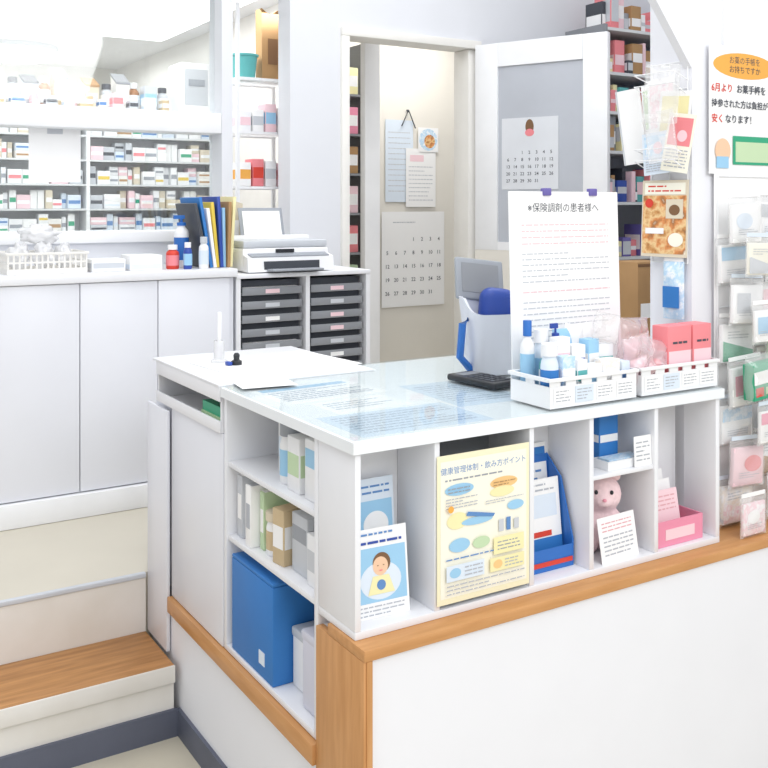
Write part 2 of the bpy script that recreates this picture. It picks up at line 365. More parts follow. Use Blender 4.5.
t = T('printer', 'white inkjet printer with upright paper feed on the stand', 'printer', (.78, 2.0, 1.1855))
MB().box(-.19, .19, -.10, .13, 0.004, .095, bev=.010).box(-.17, .17, -.09, .11, 0, .005).prism([(-.15, .004), (-.1005, .004), (-.1005, .070), (-.14, .060)], 'x', -.188, .188).obj('body', 'white', t)
MB().box(-.185, .185, -.095, .06, .0955, .124, bev=.006).obj('scanner_lid', 'lightgrey', t)
MB().box(-.185, .185, .062, .125, .0955, .140, bev=.006).obj('feeder_base', 'white', t)
MB().box(-.12, .12, -.1505, -.14, .014, .045).obj('output_slot', 'dark', t)
MB().box(-.11, .11, -.21, -.151, .008, .016, bev=.002).obj('output_tray', 'grey', t)
MB().prism([(-.1405, .061), (-.1015, .071), (-.1015, .075), (-.1405, .065)], 'x', -.17, .17).obj('control_panel', 'grey', t)
MB().box(-.05, .03, -.105, -.1005, .076, .090).obj('display', 'black', t)
MB().box(-.10, .10, -.003, .003, 0, .125, bev=.002).obj('paper_support', 'grey', t, (-.01, .105, .132), (R(-16), 0, 0))
MB().box(-.085, .085, -.006, -.0035, 0.0, .11).obj('paper', 'paper', t, (-.01, .104, .132), (R(-16), 0, 0))

Z = 1.2105
def slat_basket(name, label, cat, loc, w, d, h, m, n, group=None, rz=0, sw=.006, solid=False):
    t = T(name, label, cat, loc, rz, group)
    MB().box(-w/2, w/2, -d/2, d/2, 0, .003).obj('floor', m, t)
    mb = MB(); th = .0025
    spans = [(.72, .88)] if solid else [(.25, .5), (.58, .88)]
    strips = [(.003/h, .72)] if solid else [(.003/h, .25), (.5, .58)]
    k = max(2, int(n*d/w))
    for yy in (-d/2, d/2-th):
        for a, b in strips: mb.box(-w/2, w/2, yy, yy+th, h*a, h*b)
        for a, b in spans:
            for i in range(n+1):
                x = -w/2+(w-sw)*i/n; mb.box(x, x+sw, yy, yy+th, h*a+.0002, h*b-.0002)
    for xx in (-w/2, w/2-th):
        for a, b in strips: mb.box(xx, xx+th, -d/2+th, d/2-th, h*a, h*b)
        for a, b in spans:
            for i in range(1, k):
                y = -d/2+(d-sw)*i/k; mb.box(xx, xx+th, y, y+sw, h*a+.0002, h*b-.0002)
    mb.obj('slatted_wall', m, t)
    r = .005
    MB().box(-w/2-r, w/2+r, -d/2-r, -d/2+.003, h*.88, h, bev=.0015).box(-w/2-r, w/2+r, d/2-.003, d/2+r, h*.88, h, bev=.0015).box(-w/2-r, -w/2+.003, -d/2+.003, d/2-.003, h*.88, h).box(w/2-.003, w/2+r, -d/2+.003, d/2-.003, h*.88, h).obj('rim', m, t)
    return t
slat_basket('plastic_basket', 'cream slatted plastic basket of plastic bags on the white worktop', 'basket', (-.145, 1.985, Z), .27, .2, .075, 'warmwhite', 14)
for i, (x, y, zz, rx, rz_) in enumerate([(-.225, 1.98, .06, .038, .042), (-.143, 1.96, .062, .035, .045), (-.068, 2.0, .06, .030, .042), (-.15, 2.0, .134, .065, .033)]):
    lab = ['crumpled clear plastic bag at the left end of the cream basket', 'crumpled clear plastic bag in the middle of the cream basket', 'crumpled clear plastic bag at the right end of the cream basket', 'topmost crumpled clear plastic bag heaped above the cream basket'][i]
    tag(MB().blob((0, 0, 0), (rx, .04, rz_), .4, 1.8, 4, seed=i*9).obj('plastic_bag', 'clear', None, (x, y, Z+zz), sharp=80), lab, 'plastic bag')
carton('tissue_carton', 'low white carton beside the cream basket on the worktop', 'box', (.065, 1.93, Z), .12, .1, .045, 'white', 'lightgrey')
carton('tissue_carton', 'low white carton left of the red bottle on the worktop', 'box', (.205, 1.95, Z), .12, .12, .055, 'paper', 'paperb', b0=.1, b1=.4)
bottle('red_bottle', 'small red bottle with white cap on the white worktop', 'bottle', (.315, 1.92, Z), .024, .09, 'red', 'white', 'coral', .6)
bottle('spray_bottle', 'tall white and blue pump bottle beside the row of folders', 'bottle', (.375, 1.99, Z), .028, .2, 'white', 'blue', 'blue', .5, pump=True)
bottle('small_bottle', 'small dark blue bottle in front of the standing folders', 'bottle', (.36, 1.88, Z), .016, .10, 'darkblue', 'white', 'skyblue', .6)
bottle('white_bottle', 'slim white bottle in front of the standing folders', 'bottle', (.415, 1.86, Z), .018, .12, 'white', 'lightgrey', 'paperb', .6)
fc = [('dark', 'dark grey'), ('boxblue', 'mid blue'), ('paper', 'white'), ('yellow', 'yellow'), ('darkblue', 'navy blue'), ('skyblue', 'pale blue'), ('brown', 'tan brown'), ('paleyellow', 'cream')]
for i, (mk, w_) in enumerate(fc):
    h = .25+.025*math.sin(i*2.1)
    o = tag(MB().box(-.006, .006, -.105, .105, 0, h, bev=.001).box(-.0045, .0045, -.1, .108, .004, h-.004, mi=1).obj('document_folder', [mk, 'paper'], None, (.448+i*.0135, 2.0+.008*math.sin(i*3), Z+.001), (0, R(-12+i*2.2), 0)), w_+' document folder standing in the row on the worktop', 'folder')
tag(MB().prism([(-.05, 0), (.05, 0), (.053, .29), (.02, .3), (-.053, .285)], 'y', -.02, .02).box(-.03, .03, -.0212, -.0201, .1, .16, mi=1).obj('paper_bag', ['kraft', 'paper'], None, (.615, 2.2, 1.186)), 'tall pale kraft paper bag standing behind the folders', 'paper bag')
tag(MB().prism([(-.03, 0), (.03, 0), (.033, .27), (-.033, .29)], 'y', -.012, .012).box(-.015, .015, -.0132, -.0121, .12, .2, mi=1).obj('envelope_stack', ['kraft', 'paper'], None, (.69, 2.22, 1.186)), 'tan envelopes standing behind the printer beside the window post', 'envelopes')

# ================================================================== RACK IN THE OPENING
RX = .975
t = T('wire_rack', 'narrow white rack standing in the opening beside the dispensary window', 'rack', (RX, 2.6, .365))
for x in (-.16, .13):
    for y in (-.12, .12): MB().box(x-.008, x+.008, y-.008, y+.008, .001, 2.0).obj('post', 'white', t)
for zz in (.86, 1.17, 1.42, 1.665):
    mb = MB().box(-.165, .135, -.13, -.1205, zz-.012, zz).box(-.165, .135, .1205, .13, zz-.012, zz)
    for i in range(15): mb.box(-.16+i*.0203, -.152+i*.0203, -.12, .12, zz-.006, zz)
    mb.obj('shelf', 'white', t)
zr = .3655
t = T('teal_basin', 'teal plastic tub on top of the narrow white rack', 'tub', (RX-.085, 2.58, zr+1.666))
MB().lathe([(.05, 0), (.062, .105), (.068, .107), (.068, .115), (.057, .115), (.045, .006)], 0, 0, 0, 24).obj('tub', 'teal', t)
tag(MB().prism([(-.06, 0), (.06, 0), (.066, .30), (.03, .34), (-.02, .31), (-.062, .34)], 'y', -.035, .035).box(-.03, .02, -.037, -.0351, .08, .2, mi=1).obj('paper_bag', ['brown', 'darkbrown'], None, (RX+.06, 2.6, zr+1.666)), 'tall brown paper bag on top of the narrow white rack', 'paper bag')
for zz, row, name in ((1.421, [('white', 'palepink'), ('paper', 'lightgrey'), ('palepink', 'skyblue'), ('paper', 'paperb')], 'second'), (1.171, [('paper', 'orange'), ('coral', 'red'), ('white', 'lightgrey'), ('palepink', 'coral')], 'third'), (.861, [('white', 'skyblue'), ('lightgrey', 'paper'), ('paper', 'yellow')], 'lowest')):
    n = len(row)
    for i, (a, b) in enumerate(row):
        carton('supply_carton', f'{["leftmost","second","third","fourth"][i]} carton on the {name} shelf of the narrow white rack', 'box', (RX-.12+.255*i/n+.01, 2.55, zr+zz), .055, .09, random.uniform(.09, .15), a, b)

# ================================================================== DISPENSARY
t = T('medicine_shelving', 'wide pale medicine shelving behind the dispensary glass', 'shelving', (.45, 3.95, .365))
off = (.45, 3.95, .365)
for u in (-.45, .485, 1.235): L(MB().box(u, u+.02, 3.8, 4.1, .366, 1.97), 'upright', 'white', t, off)
rows = [1.16, 1.30, 1.43, 1.565, 1.70, 1.835]
for z in rows: L(MB().box(-.43, .485, 3.8, 3.96, z-.010, z).box(.505, 1.235, 3.8, 3.96, z-.010, z), 'shelf', 'rackgrey', t, off)
L(MB().box(-.45, 1.255, 3.74, 4.1, 1.971, 1.985), 'top', 'white', t, off)
L(MB().box(-.45, 1.255, 3.9605, 3.97, .366, 1.97), 'back', 'white', t, off)
cm = [('white', 'white', 'paperb'), ('white', 'white with grey band', 'grey'), ('palepink', 'pale pink', 'paper'), ('paperb', 'pale blue', 'inkblue'), ('warmwhite', 'cream', 'brown'), ('lightgrey', 'light grey', 'dark'), ('white', 'yellow banded white', 'yellow'), ('paper', 'green banded white', 'green'), ('kraft', 'tan', 'paper'), ('paper', 'plain white', 'paper'), ('white', 'coral banded white', 'coral')]
protos = {}
dims = [(.05, .08, .05), (.07, .09, .075), (.035, .06, .1), (.09, .09, .04), (.025, .05, .085)]
for j, (a, w_, b) in enumerate(cm):
    for s_, (w, dd, h) in enumerate(dims):
        me = MB().box(-w/2, w/2, -dd/2, dd/2, 0, h, bev=.002).box(-w*.45, w*.45, -dd/2-.0008, -dd/2+.001, h*.35, h*.6, mi=1)
        ob = me.obj('medicine_carton', [a, b]); protos[(j, s_)] = (ob.data, w, h); bpy.data.objects.remove(ob)
ordn = ['sixth', 'fifth', 'fourth', 'third', 'second', 'top']
def put_carton(j, me, x, y, z, ri, rz=0):
    o = bpy.data.objects.new('medicine_carton', me); COL.objects.link(o); o.location = (x, y, z); o.rotation_euler.z = rz
    tag(o, f'small {cm[j][1]} medicine carton on the {ordn[ri]} shelf behind the dispensary glass', 'medicine box', f'{cm[j][1]} cartons on the {ordn[ri]} dispensary shelf')
for ri, z in enumerate(rows):
    x = -.12
    while x < 1.21:
        j = random.randrange(len(cm)); s_ = random.choice([0, 1, 1, 2, 2, 3, 4]); me, w, h = protos[(j, s_)]
        if x < .51 and x+w > .478: x = .512
        if x+w > 1.232: break
        y = 3.86+random.uniform(-.01, .03)
        put_carton(j, me, x+w/2, y, z+.0005, ri)
        if s_ in (0, 3) and random.random() < .85:
            j2 = random.randrange(len(cm)); k2 = 3 if s_ == 3 else 0
            put_carton(j2, protos[(j2, k2)][0], x+w/2, y+.004, z+.001+h, ri)
        x += w+random.uniform(.001, .008)
words = ["first", "second", "third", "fourth", "fifth", "sixth", "seventh", "eighth", "ninth", "tenth", "eleventh", "twelfth", "thirteenth", "fourteenth"]
kinds = ['c', 'b', 'c', 'B', 'c', 'x', 'c', 'b', 'c', 'B', 'x', 'b']
x = -.0
for i, kd in enumerate(kinds):
    loc = (x+.04, 3.93+.02*math.sin(i*2.3), 1.9855); where = f'on top of the medicine shelving, {words[i]} from the left'
    if kd == 'c':
        h = [.2, .17, .22, .18, .21, .16, .19][i//2 % 7]; wv = .036
        t = T('storage_canister', 'slant topped storage canister '+where, 'canister', loc)
        MB().prism([(-.06, 0), (.06, 0), (.06, h), (-.06, h*.72)], 'x', -wv, wv).obj('body', ['warmwhite', 'lightgrey', 'tan', 'kraft'][i//2 % 4], t)
        MB().prism([(-.064, h*.70), (.064, h), (.064, h+.012), (-.064, h*.70+.012)], 'x', -wv-.003, wv+.003).obj('lid', ['shelfgrey', 'dark', 'shelfgrey', 'brown'][i//2 % 4], t)
        MB().box(-wv*.8, wv*.8, -.0615, -.0602, h*.2, h*.5).obj('label', ['paper', 'paleyellow', 'lightgrey', 'paperw'][i % 4], t); x += .086
    elif kd == 'b':
        bottle('medicine_bottle', 'pale bottle with dark cap '+where, 'bottle', loc, .034, [.18, .16, .2, .15][i % 4], 'lightgrey', 'dark', 'paper', .6); x += .078
    elif kd == 'B':
        bottle('medicine_bottle', 'amber brown bottle with white cap '+where, 'bottle', loc, .033, .17, 'amber', 'white', 'paper', .55); x += .078
    else:
        carton('medicine_carton', 'upright carton '+where, 'medicine box', loc, .075, .09, [.12, .15, .1][i % 3], ['tan', 'lightgrey', 'palepink'][i % 3], ['paper', 'skyblue', 'paper'][i % 3]); x += .088
x = .0
for i in range(11):
    w = [.05, .07, .04, .06][i % 4]
    carton('medicine_carton', f'low front-row carton on top of the medicine shelving, {words[i]} from the left', 'medicine box', (x+w/2, 3.79, 1.9855), w, .07, [.06, .045, .085, .05, .07][i % 5], ['tan', 'white', 'palepink', 'lightgrey', 'paperb'][i % 5], ['paper', 'inkblue', 'coral', 'dark', 'paper'][i % 5]); x += w+.034
t = T('packing_machine', 'white boxy machine with rounded grey door on top of the medicine shelving', 'machine', (1.13, 3.93, 1.9855))
MB().box(-.1, .1, -.1, .12, 0, .3, bev=.02, seg=3).obj('body', 'white', t)
MB().box(-.07, .07, -.106, -.1005, .05, .26, bev=.002).obj('door', 'lightgrey', t)
MB().box(-.05, .05, -.112, -.1065, .16, .2, bev=.002).obj('handle', 'grey', t)
p = on_v(55, 182, 2.355)
paper('reflection_sheet', 'blank white sheet taped inside the lower dispensary glass', 'paper', .20, .21, (p.x, 2.355, p.z), 0, 0, [('tape', 'lightgrey', [('r', -.03, .03, .19, .215)])])  # white sheet stands in for a blurred reflection on the glass
t = T('ceiling_lamp', 'round white ceiling lamp glowing behind the dispensary glass', 'ceiling lamp', tuple(on_z(18, 46, 2.4995)))
MB().lathe([(.245, -.03), (.25, -.025), (.25, 0)], 0, 0, 0, 32).obj('base', 'lightgrey', t)
MB().lathe([(.14, -.10), (.21, -.085), (.235, -.0305)], 0, 0, 0, 32).obj('diffuser', 'lampround', t)
t = T('panel_lamp', 'wide flat fluorescent ceiling light along the top of the dispensary view', 'ceiling lamp', (.1, 3.55, 2.4985))
MB().box(-.95, 1.0, -.75, .75, -.02, 0, bev=.004).obj('housing', 'white', t)
MB().box(-.92, .97, -.72, .72, -.032, -.0205, bev=.004).obj('diffuser', 'lamp', t)

# ================================================================== STOREROOM BEHIND DOOR
p = on_v(414, 306, 3.385)
w, h = .46, .58
nums_s = [('t', str(i+1), -.19+((i+3) % 7)*.063, .40-((i+3)//7)*.082, .032) for i in range(31)]
paper('wall_calendar', 'large white wall calendar below the hanging sheets on the cream storeroom wall', 'calendar', w, h, (p.x, 3.39, p.z), 0, 0, [('date_grid', 'ink', nums_s), ('heading', 'inklight', [('l', -.15, .15, .49, .54, 1)])])
p = on_v(400, 202, 3.385)
paper('hanging_sheet', 'pale bluish sheet hanging from a wall hook above the calendar', 'paper', .20, .50, (p.x, 3.392, p.z), 0, 0, [('paragraph', 'faintink', [('l', -.08, .08, .05, .44, 12)])], 'paperb')
p = on_v(421, 207, 3.385)
paper('hanging_sheet', 'white notice sheet overlapping the pale bluish sheet in the storeroom', 'paper', .22, .36, (p.x, 3.386, p.z), 0, 0, [('paragraph', 'faintink', [('l', -.09, .09, .03, .26, 9)]), ('heading', 'palepink', [('r', -.08, .02, .28, .32)])])
p = on_v(428, 152, 3.385)
paper('picture_card', 'small rounded colourful picture pinned above the overlapping notice sheet', 'card', .15, .15, (p.x, 3.382, p.z), 0, R(0), [('picture', 'photoblue', [('e', .0, .075, .068, .068)]), ('figure', 'photo', [('e', .01, .065, .04, .042)])], 'paper')
p = on_v(408, 115, 3.385)
tag(MB().tube([(-.05, 0, -.07), (0, 0, .03), (.05, 0, -.08)], .004).tube([(0, 0, .02), (0, .018, .03)], .006).obj('wall_hook', 'dark', None, (p.x, 3.378, p.z)), 'black wire hook on the cream storeroom wall', 'hook')
t = T('storage_rack', 'narrow rack of goods glimpsed at the left of the storeroom doorway', 'rack', (1.70, 3.2, .3655))
MB().box(-.14, -.125, -.12, .12, 0, 2.0).obj('upright', 'shelfgrey', t); MB().box(.165, .18, -.12, .12, 0, 2.0).obj('upright', 'shelfgrey', t)
rs = [.6, .82, 1.04, 1.26, 1.48, 1.70]
for zz in rs: MB().box(-.125, .165, -.12, .12, zz-.012, zz).obj('shelf', 'shelfgrey', t)
for i, (a, w_) in enumerate([('palegreen', 'pale green'), ('coral', 'coral'), ('palepink', 'pale pink'), ('brown', 'brown'), ('hotpink', 'deep pink'), ('paleyellow', 'pale yellow')]):
    carton('goods_carton', f'{w_} carton on the narrow storeroom rack', 'box', (1.745, 3.16, .3655+rs[i]+.0005), .12, .12, .15, a, 'paper')
nums_s = [('t', str(i+1), -.115+((i+2) % 7)*.038, .17-((i+2)//7)*.034, .022) for i in range(31)]
ang = R(-66.8); lx, ly, lz = .295, .0075, 1.155
cx_ = 1.985+lx*math.cos(ang)-ly*math.sin(ang); cy_ = 2.258+lx*math.sin(ang)+ly*math.cos(ang)
paper('wall_calendar', 'pale calendar with small photo hanging on the grey panel of the open door', 'calendar', .30, .345, (cx_, cy_, .37+lz), ang, 0, [('date_grid', 'ink', nums_s), ('picture', 'darkbrown', [('e', .0, .30, .022, .036)]), ('figure', 'coral', [('e', .0, .272, .024, .018)])], 'calgrey')

# shelves right of the door
t = T('storage_shelving', 'tall grey shelving full of supplies behind the open door', 'shelving', (2.98, 2.12, .3655))
for x in (-.38, .38): MB().box(x-.01, x+.01, -.14, .15, 0, 2.0).obj('upright', 'shelfgrey', t)
sz = [.5, .82, 1.10, 1.36, 1.56, 1.76, 1.985]
for zz in sz: MB().box(-.37, .37, -.14, .15, zz-.015, zz).obj('shelf', 'rackgrey', t)
MB().box(-.37, .37, .1505, .157, .0, 1.985).obj('back', 'grey', t)
pal = [('darkblue', 'navy'), ('coral', 'coral'), ('white', 'white'), ('brown', 'brown'), ('teal', 'teal'), ('grey', 'grey'), ('purple', 'purple'), ('paleyellow', 'pale yellow'), ('dark', 'dark grey'), ('boxblue', 'blue'), ('palepink', 'pale pink')]
rn = ["lowest", "second lowest", "middle", "third highest", "second highest", "topmost"]
for ri, zz in enumerate(sz[1:]):
    x = -.365
    while x < .33:
        w = random.uniform(.02, .075)
        if x+w > .365: break
        a, w_ = random.choice(pal)
        carton('supply_box', f'{w_} supply box on the {rn[ri]} shelf behind the open door', 'box', (2.98+x+w/2, 2.06+random.uniform(-.02, .03), .3655+zz+.0005), w, .12, random.uniform(.06, .178), a, random.choice(['paper', 'lightgrey', 'palepink']), group=f'{w_} supply boxes, {rn[ri]} shelf behind the door', b0=random.uniform(.1, .4), b1=random.uniform(.5, .9))
        x += w+.004
t = T('side_table', 'plain white side cabinet standing behind the counter beside the pillar', 'cabinet', (2.35, 1.35, .3655))
MB().box(-.35, .35, -.2, .2, 0, .5).obj('body', 'panel', t); MB().box(-.37, .37, -.22, .22, .501, .52, bev=.003).obj('top', 'white', t)
p = on_v(640, 310, 1.3)
t = T('cardboard_box', 'tall brown cardboard box standing behind the counter beside the pillar', 'box', (p.x, 1.3, .886))
MB().box(-.085, .085, -.07, .07, 0, .33, bev=.002).obj('body', 'brown', t)
MB().box(-.085, .085, -.071, -.0702, .31, .322).obj('tape', 'darkbrown', t)
MB().box(-.07, .0, -.072, -.0702, .1, .16).obj('label', 'paper', t)

# ================================================================== ON THE COUNTER
ZC = 1.0050; ZR = 1.0065
tag(MB().box(-.19, .19, -.15, .15, 0, .002).obj('paper_sheet', 'paper', None, (.245, .87, ZR), (0, 0, R(6))), 'large blank white paper spread on the far left end of the counter', 'paper')
flat('printed_form', 'small printed form lying on the large white paper', 'paper', .18, .13, (.30, .80, ZR+.0025), R(12), [('paragraph', 'inklight', [('l', -.07, .07, .02, .11, 5)])])
flat('printed_form', 'pale printed form overlapping the left edge of the counter glass', 'paper', .14, .2, (.085, .56, ZR+.0005), R(-8), [('paragraph', 'faintink', [('l', -.05, .05, .02, .18, 8)])], 'paper')
t = T('pen_stand', 'slim clear pen stand with a white pen on the left counter end', 'pen stand', (.115, .965, ZR+.0025))
MB().lathe([(.024, 0), (.024, .005), (.015, .008), (.015, .06), (.012, .06), (.012, .01)]).obj('cup', 'clear', t)
MB().tube([(0, 0, .012), (.003, .004, .14)], .006).obj('pen', 'white', t)
t = T('rubber_stamp', 'small black desk stamp lying by the pen stand', 'stamp', (.14, .90, ZR+.0025))
MB().lathe([(.015, 0), (.015, .01), (.008, .014), (.009, .026), (.005, .032)]).obj('handle', 'black', t)
MB().box(-.030, -.016, -.011, .011, 0, .010, bev=.002).obj('cap', 'darkblue', t)
t = T('calculator', 'small flat black calculator lying on the glass in front of the white holder', 'calculator', (.560, .335, ZC), R(6))
MB().box(-.043, .043, -.088, .088, 0, .017, bev=.006, seg=3).obj('body', 'black', t)
MB().box(-.031, .031, .036, .068, .0172, .0182).obj('display', 'shelfgrey', t)
for i in range(4):
    for j in range(5): MB().box(-.033+i*.0175, -.020+i*.0175, -.070+j*.0195, -.057+j*.0195, .0172, .0186, bev=.0006).obj('key', 'dark', t)
t = T('desk_holder', 'compact upright white desktop holder with tilted grey lid, rounded blue insert and blue strap', 'holder', (.672, .45, ZC), R(-16))
body = MB()
rings = []
for z, k in [(0, .86), (.01, .92), (.12, 1.0), (.2, 1.14)]:
    ring = []
    for i in range(32):
        a = 2*PI*i/32; ca, sa = math.cos(a), math.sin(a); ex = .42
        x = .066*k*math.copysign(abs(ca)**ex, ca); y = .056*k*math.copysign(abs(sa)**ex, sa)
        zz = z if z < .19 else z - .040*max(0, -y/.056/k)
        ring.append(body.bm.verts.new((x, y, zz)))
    rings.append(ring)
inner = [body.bm.verts.new((v.co.x*.9, v.co.y*.9, v.co.z-.001)) for v in rings[-1]]
low = [body.bm.verts.new((v.co.x*.8, v.co.y*.8, .12)) for v in rings[-1]]
seq = rings+[inner, low]
for A, B in zip(seq, seq[1:]):
    for i in range(32): body.bm.faces.new((A[i], A[(i+1) % 32], B[(i+1) % 32], B[i]))
body.bm.faces.new(rings[0][::-1]); body.bm.faces.new(low)
body.obj('body', 'holder', t, sharp=50)
MB().box(-.046, .052, -.036, .032, .125, .225, bev=.030, seg=5).obj('blue_insert', 'darkblue', t, (0, 0, 0), (R(-6), R(8), 0))
MB().box(-.070, .070, -.008, .006, 0, .12, bev=.006, seg=3).box(-.054, .054, -.0095, -.0082, .02, .104, mi=1).obj('lid', ['grey', 'shelfgrey'], t, (-.006, .056, .185), (R(-24), R(7), 0))
MB().tube([(-.062, -.02, .15), (-.088, -.03, .135), (-.095, -.03, .05), (-.060, -.02, .012)], .010, 10).obj('strap', 'blue', t)

t = paper('notice_sign', 'large white notice with dark heading and faint red text lines standing behind the trays', 'sign', .352, .478, (.703, .175, ZC), 0, R(-2), [
    ('heading', 'ink', [('t', '※保険調剤の患者様へ', -.005, .43, .024, 'CENTER', .0)]),
    ('paragraph', 'faintred', [('l', -.14, .14, .345, .405, 4, .0013)]),
    ('paragraph', 'faintink', [('l', -.14, .14, .255, .335, 6, .0013)]), ('paragraph', 'faintred', [('l', -.14, .14, .23, .245, 1, .0013)]), ('paragraph', 'faintink', [('l', -.14, .14, .08, .22, 10, .0013)]),
], th=.003, part='board')
for x in (-.06, .09): MB().box(-.012, .012, -.006, .008, .468, .486, bev=.002).obj('clip', 'purple', t, (x, 0, 0))
MB().prism([(0.004, 0), (.09, 0), (.09, .004), (.012, .006), (.006, .25), (.004, .25)], 'x', -.05, .05).obj('easel_foot', 'lightgrey', t)

b1 = slat_basket('plastic_tray', 'white plastic tray holding bottles and packets at the counter front', 'tray', (.625, .076, ZC), .262, .135, .066, 'white', 5, None, sw=.03, solid=True)
b2 = slat_basket('plastic_tray', 'white plastic tray holding pink packs beside the pillar', 'tray', (.905, .053, ZC), .262, .088, .066, 'white', 5, None, sw=.03, solid=True)
for bb in (b1, b2):
    for i in range(4):
        pc = MB().box(-.027, .027, -.001, 0, 0, .036).obj('price_card', ['paper', 'paperb', 'paper', 'paper'][i], bb, (-.094+.0627*i, -(.135 if bb is b1 else .088)/2-.0006, .008))
        mb = MB(); marks(mb, [('l', -.022, .022, .004, .032, 4, .0012)], -.0014, random.Random(i)); mb.obj('print', 'inklight', pc, norm=False)
zt = ZC+.0035
bottle('lotion_bottle', 'slim white bottle with blue cap at the left end of the tray', 'bottle', (.522, .118, zt), .016, .178, 'white', 'blue', 'skyblue', .5)
bottle('lotion_bottle', 'pale bottle with white cap and blue band at the front of the tray', 'bottle', (.520, .04, zt), .020, .135, 'paperb', 'white', 'boxblue', .75)
bottle('lotion_bottle', 'pale blue squat bottle with white cap in the tray', 'bottle', (.566, .122, zt), .017, .155, 'paperb', 'white', 'skyblue', .8)
bottle('pump_bottle', 'small pump bottle with dark blue head behind the squat bottle', 'bottle', (.612, .124, zt), .014, .165, 'white', 'darkblue', 'skyblue', .5, pump=True)
bottle('lotion_bottle', 'small teal bottle with white cap left of the second row packets', 'bottle', (.545, .083, zt), .014, .12, 'teal', 'white', 'paper', .6)
cp = [(.560, .034, .036, .03, .105, 'photoblue', 'paper', 'tall blue patterned packet beside the blue banded bottle'), (.598, .036, .030, .035, .095, 'white', 'teal', 'white packet with teal band at the front of the bottle tray'),
      (.639, .036, .046, .03, .080, 'paper', 'skyblue', 'low white packet with sky blue band in the middle of the tray front'),
      (.692, .038, .050, .032, .088, 'photomix', 'paper', 'pale patterned flat pack right of the low white packet'), (.737, .040, .026, .035, .08, 'paperb', 'inkblue', 'thin pale blue packet at the right end of the bottle tray'),
      (.586, .080, .040, .026, .14, 'paper', 'palepink', 'tall white packet with pale pink band in the second row of the tray'),
      (.632, .080, .038, .03, .12, 'white', 'darkblue', 'white packet with navy band in the second row of the tray'),
      (.676, .080, .036, .03, .13, 'skyblue', 'paper', 'sky blue packet in the second row of the tray'),
      (.722, .084, .044, .028, .115, 'white', 'teal', 'white and teal packet in the second row beside the pink bags')]
for u, v, w, dd, h, a, b, lb in cp:
    carton('medicine_packet', lb, 'packet', (u, v, zt), w, dd, h, a, b, b0=.5, b1=.75, rz=R(random.uniform(-7, 7)))
for i in range(4):
    tag(MB().pouch(.06, .09, .012, seed=i, amp=.4).obj('wet_wipe_sachet', ['skyblue', 'paper', 'photoblue', 'paper'][i], None, (.645+.027*i, .124+.003*i, zt+.06+.008*(i % 2)), (R(-10), R(12*math.sin(i*2)), 0), sharp=60), ['light blue sachet leaning at the back of the bottle tray', 'white sachet next to the light blue one in the bottle tray', 'blue patterned sachet at the back of the bottle tray', 'white sachet nearest the pink bag in the bottle tray'][i], 'sachet')
tag(MB().pouch(.08, .07, .035, n=22, seed=41, amp=.4, fq=36).obj('plastic_bag', 'film', None, (.715, .07, zt+.118), (0, R(12), 0), sharp=120), 'crumpled clear plastic bag on top of the packets in the bottle tray', 'plastic bag')
for i, (u, w) in enumerate(((.915, .082), (.995, .066))):
    o = carton('tissue_pack', ['coral pink pack standing in the tray beside the clear pink bags', 'coral pink pack standing in the tray against the pillar'][i], 'pack', (u, .045, zt), w, .05, .15, 'coral', 'palepink', b0=.35, b1=.6, spec=[('l', -w*.3, w*.3, .1, .12, 1)])
for i, (u, v, z, w, h, rl) in enumerate(((.802, .034, .012, .090, .125, -10), (.838, .036, .02, .062, .10, 12), (.815, .080, .03, .115, .14, 4))):
    t = T('pink_bag', ['clear pale pink bag at the front left of the right tray', 'small clear pale pink bag against the coral packs in the right tray', 'widest clear pale pink bag at the back of the right tray'][i], 'plastic bag', (u, v, zt+z), rot=(0, R(rl), R(5*i)))
    MB().pouch(w, h, .042, n=24, seed=i*5+2, amp=.5, fq=36).obj('film', 'filmpink', t, sharp=120)
    MB().pouch(w*.62, h*.5, .02, n=10, seed=i+70, amp=.2).obj('contents', ['photopink', 'coral', 'photopink'][i], t, (0, 0, h*.06), sharp=90)

# ================================================================== CUBBY CONTENTS
zb = .6365
paper('leaflet', 'light blue leaflet standing at the back of the first cubby', 'leaflet', .10, .25, (.110, .10, zb), 0, R(-5), [('picture', 'skyblue', [('r', -.045, .045, .11, .205)]), ('picture', 'paper', [('e', .005, .155, .03, .028)]), ('title', 'inkblue', [('l', -.04, .04, .215, .24, 2)]), ('paragraph', 'inkblue', [('l', -.04, .03, .09, .105, 1)])], 'paperb')
paper('leaflet', 'leaflet with baby portrait standing at the front of the first cubby', 'leaflet', .125, .172, (.083, .035, zb), R(-3), R(-6), [
    ('background', 'skyblue', [('r', -.058, .058, .03, .135)]), ('blanket', 'paperb', [('e', .0, .07, .046, .036)]), ('hair', 'darkbrown', [('e', .003, .104, .020, .020)]), ('face', 'skin', [('e', .0, .098, .017, .018)]), ('shirt', 'paleyellow', [('p', [(-.03, .045), (.03, .045), (.018, .08), (-.018, .08)])]),
    ('bib', 'inkblue', [('e', 0, .062, .01, .01)]), ('title', 'darkblue', [('l', -.05, .05, .138, .153, 1, .004)]), ('subtitle', 'inkblue', [('l', -.05, .03, .156, .168, 1)]), ('paragraph', 'inklight', [('l', -.05, .05, .004, .027, 3)]), ('eyes', 'darkbrown', [('r', -.008, -.005, .099, .1005), ('r', .005, .008, .099, .1005)]), ('mouth', 'coral', [('e', 0, .090, .004, .0014)])])
W, H = .238, .30
